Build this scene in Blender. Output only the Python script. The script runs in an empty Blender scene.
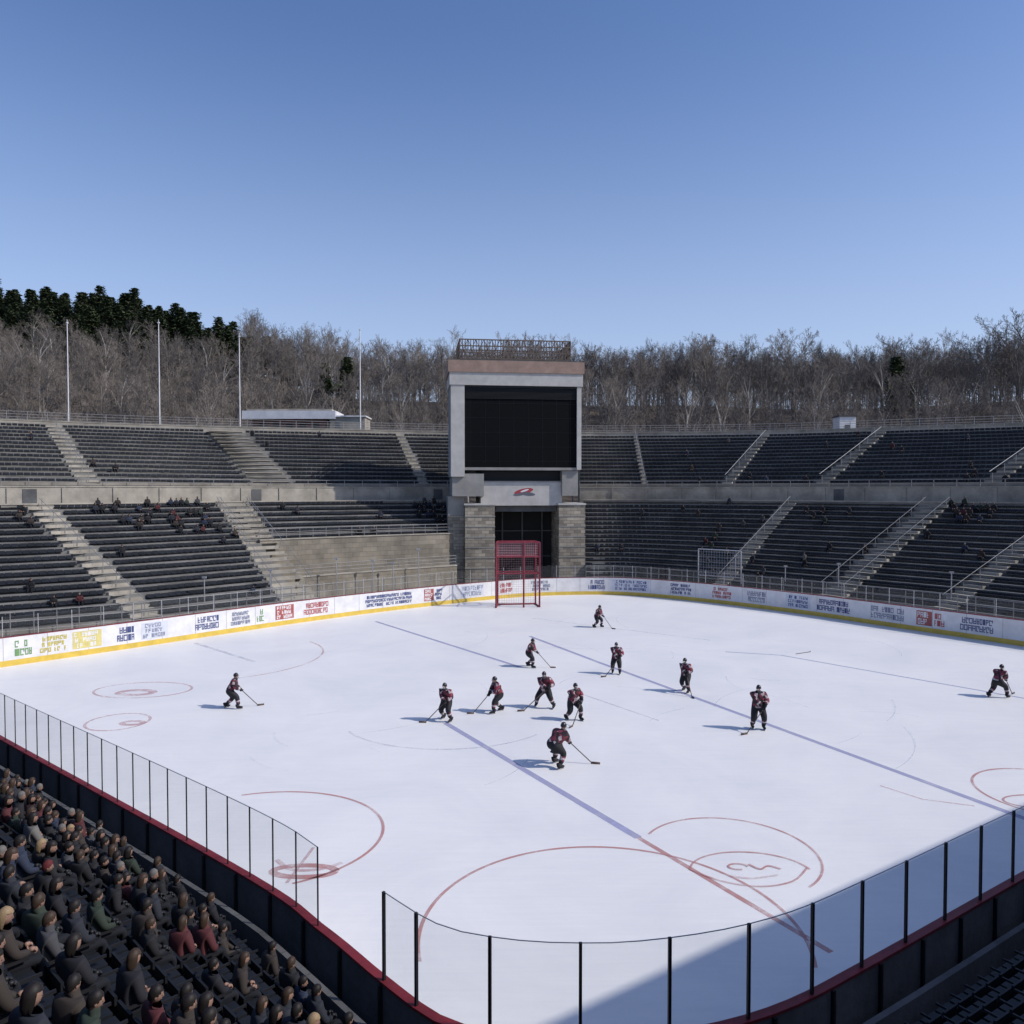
import bpy, math, random
from mathutils import Vector, Matrix
from mathutils import noise as mn
random.seed(7)
scene = bpy.context.scene
COL = scene.collection

# ------------------------------------------------------------ materials
def mat(name, col, rough=0.8, var=0.0, vscale=2.0, bump=0.0, bscale=20.0, metal=0.0, spec=0.3, col2=None, detail=6):
    m = bpy.data.materials.new(name); m.use_nodes = True
    nt = m.node_tree; b = nt.nodes['Principled BSDF']
    b.inputs['Roughness'].default_value = rough
    b.inputs['Metallic'].default_value = metal
    b.inputs['Specular IOR Level'].default_value = spec
    b.inputs['Base Color'].default_value = (*col, 1)
    tc = nt.nodes.new('ShaderNodeTexCoord')
    if var > 0 or col2:
        n = nt.nodes.new('ShaderNodeTexNoise'); n.inputs['Scale'].default_value = vscale
        n.inputs['Detail'].default_value = detail; n.inputs['Roughness'].default_value = 0.65
        nt.links.new(tc.outputs['Object'], n.inputs['Vector'])
        r = nt.nodes.new('ShaderNodeValToRGB')
        r.color_ramp.elements[0].position = 0.3; r.color_ramp.elements[1].position = 0.7
        c0 = col2 if col2 else tuple(c*(1-var) for c in col)
        c1 = col if col2 else tuple(min(1, c*(1+var)) for c in col)
        r.color_ramp.elements[0].color = (*c0, 1); r.color_ramp.elements[1].color = (*c1, 1)
        nt.links.new(n.outputs['Fac'], r.inputs['Fac']); nt.links.new(r.outputs['Color'], b.inputs['Base Color'])
    if bump > 0:
        n2 = nt.nodes.new('ShaderNodeTexNoise'); n2.inputs['Scale'].default_value = bscale; n2.inputs['Detail'].default_value = 5
        nt.links.new(tc.outputs['Object'], n2.inputs['Vector'])
        bp = nt.nodes.new('ShaderNodeBump'); bp.inputs['Strength'].default_value = bump; bp.inputs['Distance'].default_value = 0.05
        nt.links.new(n2.outputs['Fac'], bp.inputs['Height']); nt.links.new(bp.outputs['Normal'], b.inputs['Normal'])
    return m

M_conc = mat('concrete', (0.23, 0.21, 0.18), 0.9, 0.35, 0.35, 0.3, 6)
M_conc_l = mat('concrete_light', (0.33, 0.30, 0.25), 0.9, 0.36, 0.45, 0.3, 6, detail=9)
M_conc_d = mat('concrete_dark', (0.10, 0.10, 0.10), 0.9, 0.3, 0.8, 0.3, 6)
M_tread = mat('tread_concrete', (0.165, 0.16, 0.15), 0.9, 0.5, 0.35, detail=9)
M_tread_d = mat('tread_concrete_dark', (0.05, 0.05, 0.05), 0.9, 0.3, 0.8)  # darker tread tone, used for the near stand
M_seat = mat('seat_plastic', (0.017, 0.020, 0.027), 0.6, 0.5, 0.5, spec=0.25)
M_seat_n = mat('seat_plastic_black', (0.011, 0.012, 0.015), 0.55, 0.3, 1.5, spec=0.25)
M_steel = mat('galvanised_steel', (0.35, 0.34, 0.33), 0.5, 0.15, 3, metal=0.4)
M_black = mat('black_paint', (0.015, 0.015, 0.017), 0.5)
M_alu = mat('aluminium', (0.5, 0.5, 0.52), 0.4, metal=0.7)
M_white = mat('board_white', (0.68, 0.67, 0.67), 0.35, 0.12, 1.2, spec=0.4)
M_yellow = mat('kickplate_yellow', (0.62, 0.44, 0.08), 0.45, 0.15, 1.5)
M_red = mat('cap_red', (0.17, 0.02, 0.025), 0.5, 0.3, 2)
M_redmetal = mat('red_metal', (0.20, 0.03, 0.045), 0.5, 0.25, 3)

def brickmat(name, c1, c2, mort, scale, bw=0.5, rh=0.25, rough=0.9):
    m = bpy.data.materials.new(name); m.use_nodes = True
    nt = m.node_tree; b = nt.nodes['Principled BSDF']; b.inputs['Roughness'].default_value = rough
    tc = nt.nodes.new('ShaderNodeTexCoord'); sp = nt.nodes.new('ShaderNodeSeparateXYZ'); cb = nt.nodes.new('ShaderNodeCombineXYZ')
    ad = nt.nodes.new('ShaderNodeMath'); ad.operation = 'ADD'
    nz = nt.nodes.new('ShaderNodeTexNoise'); nz.inputs['Scale'].default_value = .5; nz.inputs['Detail'].default_value = 7
    nt.links.new(tc.outputs['Object'], nz.inputs['Vector'])
    nt.links.new(tc.outputs['Object'], sp.inputs[0]); nt.links.new(sp.outputs[0], ad.inputs[0]); nt.links.new(sp.outputs[1], ad.inputs[1])
    nt.links.new(ad.outputs[0], cb.inputs[0]); nt.links.new(sp.outputs[2], cb.inputs[1])
    br = nt.nodes.new('ShaderNodeTexBrick'); br.inputs['Scale'].default_value = scale
    br.inputs['Color1'].default_value = (*c1, 1); br.inputs['Color2'].default_value = (*c2, 1); br.inputs['Mortar'].default_value = (*mort, 1)
    br.inputs['Brick Width'].default_value = bw; br.inputs['Row Height'].default_value = rh; br.inputs['Mortar Size'].default_value = 0.014
    mx = nt.nodes.new('ShaderNodeMix'); mx.data_type = 'RGBA'; mx.blend_type = 'MULTIPLY'; mx.inputs['Factor'].default_value = .8
    rp = nt.nodes.new('ShaderNodeMapRange'); rp.inputs['From Min'].default_value = .3; rp.inputs['From Max'].default_value = .7; rp.inputs['To Min'].default_value = .55; rp.inputs['To Max'].default_value = 1.15
    nt.links.new(nz.outputs['Fac'], rp.inputs['Value'])
    nt.links.new(cb.outputs[0], br.inputs['Vector']); nt.links.new(br.outputs['Color'], mx.inputs['A']); nt.links.new(rp.outputs[0], mx.inputs['B']); nt.links.new(mx.outputs['Result'], b.inputs['Base Color'])
    bp = nt.nodes.new('ShaderNodeBump'); bp.inputs['Strength'].default_value = 0.6; bp.inputs['Distance'].default_value = 0.04; bp.invert = True
    nt.links.new(br.outputs['Fac'], bp.inputs['Height']); nt.links.new(bp.outputs['Normal'], b.inputs['Normal'])
    return m
M_stone = brickmat('stacked_stone', (0.42, 0.37, 0.29), (0.20, 0.175, 0.14), (0.10, 0.09, 0.07), 1.0, 0.8, 0.36)
M_stone2 = brickmat('retaining_block', (0.29, 0.255, 0.20), (0.23, 0.20, 0.155), (0.18, 0.155, 0.125), 1.0, 1.1, 0.5)
M_brick = brickmat('red_brick', (0.20, 0.08, 0.05), (0.15, 0.06, 0.04), (0.25, 0.22, 0.2), 3.0)

def glassmat():
    m = bpy.data.materials.new('plexiglass'); m.use_nodes = True
    nt = m.node_tree; nt.nodes.remove(nt.nodes['Principled BSDF']); out = nt.nodes['Material Output']
    t = nt.nodes.new('ShaderNodeBsdfTransparent'); t.inputs[0].default_value = (0.92, 0.93, 0.93, 1)
    g = nt.nodes.new('ShaderNodeBsdfGlossy'); g.inputs['Roughness'].default_value = 0.05
    lw = nt.nodes.new('ShaderNodeLayerWeight'); lw.inputs[0].default_value = 0.5
    pw = nt.nodes.new('ShaderNodeMath'); pw.operation = 'POWER'; pw.inputs[1].default_value = 5; nt.links.new(lw.outputs['Facing'], pw.inputs[0])
    ma = nt.nodes.new('ShaderNodeMath'); ma.operation = 'MULTIPLY_ADD'; ma.inputs[1].default_value = .5; ma.inputs[2].default_value = .04; nt.links.new(pw.outputs[0], ma.inputs[0])
    mx = nt.nodes.new('ShaderNodeMixShader')
    nt.links.new(ma.outputs[0], mx.inputs[0]); nt.links.new(t.outputs[0], mx.inputs[1]); nt.links.new(g.outputs[0], mx.inputs[2])
    nt.links.new(mx.outputs[0], out.inputs[0]); return m
M_glass = glassmat()

def icemat():
    m = bpy.data.materials.new('ice'); m.use_nodes = True
    nt = m.node_tree; b = nt.nodes['Principled BSDF']
    b.inputs['Roughness'].default_value = 0.45; b.inputs['Specular IOR Level'].default_value = 0.25
    tc = nt.nodes.new('ShaderNodeTexCoord')
    n = nt.nodes.new('ShaderNodeTexNoise'); n.inputs['Scale'].default_value = 0.16; n.inputs['Detail'].default_value = 9; n.inputs['Roughness'].default_value = 0.7; n.inputs['Distortion'].default_value = .6
    nt.links.new(tc.outputs['Object'], n.inputs['Vector'])
    cols = []
    for ang, sc in ((0.6, 1.0), (-0.8, 1.3), (1.5, 0.9)):
        mp = nt.nodes.new('ShaderNodeMapping'); mp.inputs['Rotation'].default_value = (0, 0, ang); mp.inputs['Scale'].default_value = (0.2*sc, 3.5*sc, 1)
        nt.links.new(tc.outputs['Object'], mp.inputs['Vector'])
        s = nt.nodes.new('ShaderNodeTexNoise'); s.inputs['Scale'].default_value = 2.0; s.inputs['Detail'].default_value = 6; s.inputs['Distortion'].default_value = 0.8
        nt.links.new(mp.outputs[0], s.inputs['Vector']); cols.append(s)
    a = nt.nodes.new('ShaderNodeMath'); a.operation = 'ADD'; nt.links.new(cols[0].outputs['Fac'], a.inputs[0]); nt.links.new(cols[1].outputs['Fac'], a.inputs[1])
    a2 = nt.nodes.new('ShaderNodeMath'); a2.operation = 'ADD'; nt.links.new(a.outputs[0], a2.inputs[0]); nt.links.new(cols[2].outputs['Fac'], a2.inputs[1])
    a3 = nt.nodes.new('ShaderNodeMath'); a3.operation = 'MULTIPLY_ADD'; a3.inputs[1].default_value = 0.18; nt.links.new(a2.outputs[0], a3.inputs[0]); nt.links.new(n.outputs['Fac'], a3.inputs[2])
    r = nt.nodes.new('ShaderNodeValToRGB'); r.color_ramp.elements[0].position = 0.55; r.color_ramp.elements[1].position = 0.9
    r.color_ramp.elements[0].color = (0.665, 0.66, 0.665, 1); r.color_ramp.elements[1].color = (0.765, 0.75, 0.735, 1)
    nt.links.new(a3.outputs[0], r.inputs['Fac']); nt.links.new(r.outputs['Color'], b.inputs['Base Color'])
    bp = nt.nodes.new('ShaderNodeBump'); bp.inputs['Strength'].default_value = 0.15; bp.inputs['Distance'].default_value = 0.01
    nt.links.new(a2.outputs[0], bp.inputs['Height']); nt.links.new(bp.outputs['Normal'], b.inputs['Normal'])
    return m
M_ice = icemat()

def linemat(name, col, lo=.35, hi=.95):
    m = bpy.data.materials.new(name); m.use_nodes = True
    nt = m.node_tree; b = nt.nodes['Principled BSDF']; b.inputs['Base Color'].default_value = (*col, 1); b.inputs['Roughness'].default_value = 0.45
    tc = nt.nodes.new('ShaderNodeTexCoord'); n = nt.nodes.new('ShaderNodeTexNoise'); n.inputs['Scale'].default_value = 0.8; n.inputs['Detail'].default_value = 9; n.inputs['Roughness'].default_value = 0.75
    nt.links.new(tc.outputs['Object'], n.inputs['Vector'])
    r = nt.nodes.new('ShaderNodeMapRange'); r.inputs['From Min'].default_value = 0.32; r.inputs['From Max'].default_value = 0.66
    r.inputs['To Min'].default_value = lo; r.inputs['To Max'].default_value = hi
    nt.links.new(n.outputs['Fac'], r.inputs['Value']); nt.links.new(r.outputs[0], b.inputs['Alpha'])
    return m
M_blue = linemat('paint_blue', (0.37, 0.37, 0.55), .35, 1)
M_lred = linemat('paint_red', (0.52, 0.24, 0.22), .15, 1)
M_faint = linemat('paint_faint_red', (0.60, 0.36, 0.36), .0, .75)
M_fgrey = linemat('paint_faint_grey', (0.50, 0.50, 0.58), .0, .5)

# ------------------------------------------------------------ mesh builder
class MB:
    def __init__(s): s.v = []; s.f = []; s.m = []
    def quad(s, a, b, c, d, m=0):
        i = len(s.v); s.v += [tuple(a), tuple(b), tuple(c), tuple(d)]; s.f.append((i, i+1, i+2, i+3)); s.m.append(m)
    def box(s, c, hx, hy, hz, m=0, ax=(1,0,0), ay=(0,1,0), az=(0,0,1)):
        c = Vector(c); ax = Vector(ax)*hx; ay = Vector(ay)*hy; az = Vector(az)*hz; i = len(s.v)
        for sz in (-1, 1):
            for sx, sy in ((-1,-1),(1,-1),(1,1),(-1,1)):
                s.v.append(tuple(c+ax*sx+ay*sy+az*sz))
        for q in ((3,2,1,0),(4,5,6,7),(0,1,5,4),(1,2,6,5),(2,3,7,6),(3,0,4,7)):
            s.f.append(tuple(i+k for k in q)); s.m.append(m)
    def tube(s, pts, radii, m=0, n=6, cap=True):
        pts = [Vector(p) for p in pts]; base = len(s.v); ref = None
        for k, p in enumerate(pts):
            d = (pts[min(k+1, len(pts)-1)]-pts[max(k-1, 0)])
            if d.length < 1e-6: d = Vector((0,0,1))
            d.normalize()
            if ref is None: ref = Vector((1,0,0)) if abs(d.x) < 0.8 else Vector((0,1,0))
            u = d.cross(ref).normalized(); w = u.cross(d).normalized(); ref = w
            r = radii[k] if isinstance(radii, (list, tuple)) else radii
            for j in range(n):
                a = 2*math.pi*j/n; s.v.append(tuple(p+u*math.cos(a)*r+w*math.sin(a)*r))
        for k in range(len(pts)-1):
            for j in range(n):
                a = base+k*n+j; b = base+k*n+(j+1) % n
                s.f.append((a, b, b+n, a+n)); s.m.append(m)
        if cap and n > 2:
            s.f.append(tuple(base+j for j in reversed(range(n)))); s.m.append(m)
            e = base+(len(pts)-1)*n; s.f.append(tuple(e+j for j in range(n))); s.m.append(m)
    def add(s, verts, faces, mats):
        i = len(s.v); s.v += [tuple(v) for v in verts]
        for k, f in enumerate(faces):
            s.f.append(tuple(i+q for q in f)); s.m.append(mats[k] if isinstance(mats, list) else mats)
    def mesh(s, name, mats, smooth=False):
        me = bpy.data.meshes.new(name); me.from_pydata(s.v, [], s.f)
        for m in mats: me.materials.append(m)
        me.polygons.foreach_set('material_index', s.m)
        if smooth: me.polygons.foreach_set('use_smooth', [True]*len(s.f))
        me.update(); return me
    def obj(s, name, mats, parent=None, smooth=False):
        ob = bpy.data.objects.new(name, s.mesh(name, mats, smooth)); COL.objects.link(ob)
        if parent: ob.parent = parent
        return ob
def empty(name, loc=(0,0,0)):
    e = bpy.data.objects.new(name, None); COL.objects.link(e); e.location = loc; e.empty_display_size = 0.5; return e

def catmull(P, sub, closed=False):
    out = []; n = len(P); rng = n if closed else n-1
    for i in range(rng):
        if closed: p0, p1, p2, p3 = P[i-1], P[i], P[(i+1) % n], P[(i+2) % n]
        else: p0, p1, p2, p3 = P[max(i-1,0)], P[i], P[i+1], P[min(i+2,n-1)]
        for k in range(sub):
            t = k/sub
            out.append(tuple(0.5*((2*b)+(-a+c)*t+(2*a-5*b+4*c-d)*t*t+(-a+3*b-3*c+d)*t**3) for a, b, c, d in zip(p0, p1, p2, p3)))
    if not closed: out.append(tuple(P[-1]))
    return out
def resample(pts, step, closed=False):
    pts = [Vector(p) for p in pts]
    if closed: pts.append(pts[0].copy())
    cum = [0.0]
    for a, b in zip(pts, pts[1:]): cum.append(cum[-1]+(b-a).length)
    n = max(1, round(cum[-1]/step)); st = cum[-1]/n; out = []; j = 0
    for i in range(n if closed else n+1):
        d = min(i*st, cum[-1]-1e-6)
        while cum[j+1] < d: j += 1
        out.append(pts[j].lerp(pts[j+1], (d-cum[j])/(cum[j+1]-cum[j])))
    return out
V3 = lambda p, z: Vector((p[0], p[1], z))

# ------------------------------------------------------------ rink outline
P = [(-31.6,48.8),(-26.4,54.7),(-17.5,65.3),(-10.3,72.4),(-2.2,79.0),(3.5,82.0),(11.3,82.4),(18.5,77.6),(25.5,70.1),(30.7,62.8),(35.9,55.4),
     (40.5,48.5),(42,44),(41,40.5),(36,35.5),(24,26.5),(11.2,18),(8.8,16.4),(6.6,14.95),(5.0,13.95),(3.6,13.35),(2.1,13.0),(1,12.95),(0,13.05),
     (-1.16,13.45),(-2.35,14.6),(-3.9,16.3),(-6.7,19.0),(-18.7,28.9),(-30,38.3),(-34.5,42.3),(-34.8,45.2)]
B = resample(catmull(P, 12, True), 0.5, True)
NB = len(B)
def nrm(i):
    d = B[(i+1) % NB]-B[i-1]; d.normalize(); return Vector((-d.y, d.x))
N = [nrm(i) for i in range(NB)]
def bp(i, off): i %= NB; return B[i]+N[i]*off
def near_idx(x, y): return min(range(NB), key=lambda i: (B[i]-Vector((x, y))).length)
i_nearR = near_idx(36, 35.5); i_nearL = near_idx(-33, 41); i_gapA = near_idx(-2.35, 14.6); i_gapB = near_idx(-3.9, 16.3)

rink = empty('ice_rink')
mb = MB(); mb.v = [(p.x, p.y, 0.0) for p in [bp(i, 0.05) for i in range(NB)]]; mb.f = [tuple(reversed(range(NB)))]; mb.m = [0]
mb.obj('ice_sheet', [M_ice], rink)

def stripe(pts, w, z, m, name):
    pts = [Vector(p) for p in pts]; q = MB()
    L = []
    for k, p in enumerate(pts):
        d = (pts[min(k+1, len(pts)-1)]-pts[max(k-1, 0)]).normalized(); n = Vector((-d.y, d.x))*w/2
        L.append((V3(p-n, z), V3(p+n, z)))
    for a, b in zip(L, L[1:]): q.quad(a[0], b[0], b[1], a[1])
    q.obj(name, [m], rink)
def arc(c, r, a0, a1, n=48, ry=None):
    ry = ry or r
    return [(c[0]+r*math.cos(a0+(a1-a0)*k/n), c[1]+ry*math.sin(a0+(a1-a0)*k/n)) for k in range(n+1)]
PI = math.pi
stripe([(-11.4,65.8),(0.49,48.8)], 0.28, .004, M_blue, 'blue_line')
stripe([(1.35,59.1),(5.6,50.0),(17.3,25.9),(19.5,23.3)], 0.29, .004, M_blue, 'blue_line')
stripe([(-3.14,37),(4.0,24.7)], 0.29, .004, M_blue, 'blue_line')
stripe([(4.0,24.7),(7.6,18.5)], 0.18, .004, M_lred, 'red_line')
stripe([(14.5,53.4),(17.9,52.3),(29.5,38.5)], 0.18, .004, M_blue, 'blue_line')
stripe([(3.3,43.0),(7.0,37.4)], 0.14, .004, M_fgrey, 'faint_line')
stripe([(-22.8,56.5),(-16.5,50.3)], 0.3, .004, M_fgrey, 'faint_line')
stripe(arc((2.45,19.3), 4.75, -0.3, PI+.25, 64), 0.1, .008, M_lred, 'faceoff_circle')
stripe(arc((-8.1,24.9), 3.95, -1.05, 2.0, 48, 3.6), 0.1, .008, M_lred, 'faceoff_circle')
stripe(arc((-6.0,22.5), .9, 0, 2*PI, 24, .35), 0.25, .008, M_lred, 'faceoff_spot')
stripe(catmull([(-7.0,23.2),(-6.4,22.6),(-5.6,22.6),(-5.0,23.0)],6), 0.16, .012, M_faint, 'faceoff_hash')
stripe([(-6.3,21.8),(-6.1,24.0)], 0.1, .016, M_faint, 'faceoff_hash')
stripe(arc((6.6,23.6), 2.6, -.9, 2.6, 48), 0.08, .012, M_lred, 'crease_arc')
stripe(arc((6.9,22.4), 1.75, .15, 3.0, 32, 1.3), 0.07, .016, M_lred, 'crease_arc')
stripe(catmull([(5.15,22.6),(5.9,21.9),(6.9,21.6),(7.9,21.9),(8.6,22.7)], 6), 0.07, .02, M_lred, 'crease_arc')
stripe(arc((6.6,22.75), .28, 0, 5.0, 20, .18), 0.06, .024, M_lred, 'plain_centre_mark')
stripe(catmull([(6.95,22.9),(7.2,22.6),(7.5,22.8),(7.8,22.6)], 6), 0.07, .024, M_lred, 'plain_centre_mark')
stripe(catmull([(6.2,22.2),(6.8,22.05),(7.6,22.25)], 6), 0.08, .028, M_faint, 'plain_centre_mark')
stripe(arc((-3.0,38.4), 5.2, PI+.55, 2*PI-.65, 40), 0.12, .012, M_fgrey, 'centre_circle')
stripe(arc((-20,52), 7.3, -1.0, .75, 40), 0.13, .008, M_faint, 'faceoff_circle')
stripe(arc((-20.3,43.2), 2.6, 0, 2*PI, 40, 1.7), 0.14, .008, M_faint, 'faceoff_circle')
stripe(arc((-20.4,42.6), .9, 0, 2*PI, 24, .5), 0.45, .012, M_faint, 'faceoff_spot')
stripe(arc((-18.7,37.2), 1.4, 0, 2*PI, 30), 0.14, .008, M_faint, 'faceoff_circle')
stripe(arc((-17.9,37.0), .5, 0, 2*PI, 20, .3), 0.3, .012, M_faint, 'faceoff_spot')
stripe(arc((19.6,28.4), 2.5, 1.3, 4.0, 40), 0.1, .008, M_lred, 'faceoff_circle')
stripe(arc((18.6,27.6), 1.2, 1.5, 4.5, 24, .6), 0.08, .012, M_lred, 'faceoff_spot')
stripe([(13.7,29.1),(14.6,27.8),(16.1,27.2)], 0.08, .008, M_faint, 'faint_line')
stripe([(1.7,67.5),(14.5,57.5)], 0.12, .012, M_fgrey, 'faint_line')
rr = random.Random(3)
for k in range(40):
    x = rr.uniform(-16, 22); y = rr.uniform(32, 66); a = rr.uniform(0, 2*PI); R = rr.uniform(2, 9); a1 = a+rr.uniform(.2, .8)
    stripe(arc((x, y), R, a, a1, 14), rr.uniform(.02,.035), .03+k*.0003, M_fgrey, 'skate_track')

# ------------------------------------------------------------ boards
boards = empty('rink_boards')
HB = 1.8
mb = MB()
rb = random.Random(5)
for i in range(NB):
    j = (i+1) % NB
    a0, a1 = bp(i, 0), bp(j, 0); b0, b1 = bp(i, .15), bp(j, .15)
    mb.quad(V3(a0,.36), V3(a1,.36), V3(a1,HB), V3(a0,HB), 0)
    k0, k1 = bp(i,-.012), bp(j,-.012)
    mb.quad(V3(k0,.0), V3(k1,.0), V3(k1,.36), V3(k0,.36), 1); mb.quad(V3(k0,.36), V3(k1,.36), V3(a1,.36), V3(a0,.36), 1)
    mb.quad(V3(b0,-.1), V3(b0,HB), V3(b1,HB), V3(b1,-.1), 2)
    c0, c1, d0, d1 = bp(i,-.02), bp(j,-.02), bp(i,.17), bp(j,.17)
    mb.quad(V3(c0,HB+.05), V3(c1,HB+.05), V3(d1,HB+.05), V3(d0,HB+.05), 3)
    mb.quad(V3(c0,HB), V3(c1,HB), V3(c1,HB+.05), V3(c0,HB+.05), 3)
    mb.quad(V3(d0,HB), V3(d0,HB+.05), V3(d1,HB+.05), V3(d1,HB), 3)
    mb.quad(V3(c0,HB), V3(d0,HB), V3(d1,HB), V3(c1,HB), 3)
mb.obj('board_panels', [M_white, M_yellow, M_conc_d, M_red], boards)
mb = MB()
for i in range(0, NB, 5):
    n = N[i]; t = Vector((n.y, -n.x))
    mb.box(V3(bp(i,-.001), 1.08), .012, .006, .71, 0, V3(t,0), V3(n,0))
for i in range(0, NB, 3):
    n = N[i]; t = Vector((n.y, -n.x))
    mb.box(V3(bp(i,.18), .85), .035, .03, .94, 1, V3(t,0), V3(n,0))
mb.obj('board_seams', [M_steel, M_black], boards)

adcol = [mat('ad_navy', (0.06,0.08,0.20),.5,.3,3), mat('ad_red', (0.40,0.09,0.09),.5,.3,3), mat('ad_gold', (0.50,0.42,0.08),.5,.2,3), mat('ad_grey', (0.2,0.22,0.3),.5,.3,3), mat('ad_pale', (0.58,0.60,0.66),.5,.1,2), mat('ad_green', (0.16,0.30,0.12),.5,.2,3), mat('ad_white', (0.68,0.68,0.68),.5,.1,2), mat('ad_block_red', (0.36,0.10,0.09),.5,.2,2), mat('ad_block_gold', (0.60,0.52,0.20),.5,.15,2)]
# start, end, text colour, background (-1 none)
ads = [(.4,1.9,5,-1),(2.0,3.9,2,-1),(4.0,5.8,6,8),(6.7,8.2,0,-1),(8.5,10.4,3,4),(12.2,14.6,0,-1),(15.2,17.4,3,-1),(17.5,18.4,5,-1),(19.3,21,6,7),(21.9,24.7,1,-1),(28,33.4,0,-1),(34.5,35.6,6,7),(35.7,36.8,0,-1),(38.8,41.5,3,4),(53.3,55.4,0,-1),(55.8,59.8,0,4),(62,64.7,0,-1),
       (66.6,69,1,-1),(70.3,72.7,3,-1),(74.4,76.8,0,4),(77.4,80.8,0,-1),(82.2,85.4,3,-1),(86.2,87.4,6,7),(87.5,88.6,1,-1),(89.4,92.2,0,-1),(47,49.4,3,-1),(43.4,45.2,1,-1)]
mb = MB(); blen = sum((B[(i+1) % NB]-B[i]).length for i in range(NB))/NB
def bs(s, off):
    u = (s/blen) % NB; i = int(u); t = u-i
    return bp(i, off).lerp(bp(i+1, off), t)
def aq(sa, sb_, za, zb_, off, c): mb.quad(V3(bs(sa,off),za), V3(bs(sb_,off),za), V3(bs(sb_,off),zb_), V3(bs(sa,off),zb_), c)
for (s0, s1, c, bg) in ads:
    if bg >= 0:
        q = s0
        while q < s1-1e-6:
            e = min(q+.5, s1); aq(q, e, .5, 1.62, -.014, bg); q = e
    rows = ((.56,.84),(.92,1.2),(1.28,1.56)) if rb.random() < .6 else ((.58,1.02),(1.12,1.54))
    for (zb, zt) in rows:
        s = s0+rb.uniform(.05,.3); end = s1-rb.uniform(.25,.5)
        while s < end:
            gw = rb.uniform(.12,.22)*(1.2 if len(rows) == 2 else 1); hh = zt-zb
            if rb.random() < .94:
                w = .05; kind = rb.random()
                aq(s, s+w, zb, zt, -.018, c)
                if kind < .7: aq(s+gw-w, s+gw, zb+(hh*.5 if kind < .2 else 0), zt, -.018, c)
                for zz in rb.sample([.0,.4,.8], 2):
                    z0 = zb+zz*hh; aq(s+w, s+gw-w*.9, z0, min(zt, z0+.07), -.019-zz*.002, c)
                if kind > .85: aq(s+w, s+gw, zb, zt, -.023, c)
            s += gw+.04
mb.obj('board_adverts', adcol, boards)

gl = MB(); ps = MB()
def glass_run(i0, i1, step, zt, pw, pm, trim):
    cnt = (i1-i0) % NB; k = 0
    while k < cnt:
        k2 = min(k+step, cnt)
        for q in range(k, k2):
            gl.quad(V3(bp(i0+q,.08),HB+.05), V3(bp(i0+q+1,.08),HB+.05), V3(bp(i0+q+1,.08),zt), V3(bp(i0+q,.08),zt), 0)
            if trim:
                a, b = V3(bp(i0+q,.08),zt+.009), V3(bp(i0+q+1,.08),zt+.009); d = (b-a); L = d.length; d.normalize()
                ps.box((a+b)/2, L/2, .007, .007, 1, d, d.cross(Vector((0,0,1))))
        n = N[(i0+k) % NB]; t = Vector((n.y, -n.x))
        ps.box(V3(bp(i0+k,.09), (HB+.05+zt)/2), pw, pw, (zt-HB-.05)/2+.02, pm, V3(t,0), V3(n,0))
        k = k2
    n = N[i1 % NB]; t = Vector((n.y, -n.x))
    ps.box(V3(bp(i1,.09), (HB+.05+zt)/2), pw, pw, (zt-HB-.05)/2+.02, pm, V3(t,0), V3(n,0))
glass_run(i_nearR, i_gapA, 3, 3.5, .026, 0, True)
glass_run(i_gapB, i_nearL, 2, 3.5, .013, 0, True)
glass_run(i_nearL, i_nearR, 4, 3.1, .018, 1, False)
gl.obj('glass_panels', [M_glass], boards); ps.obj('glass_posts', [M_black, M_alu], boards)

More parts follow.
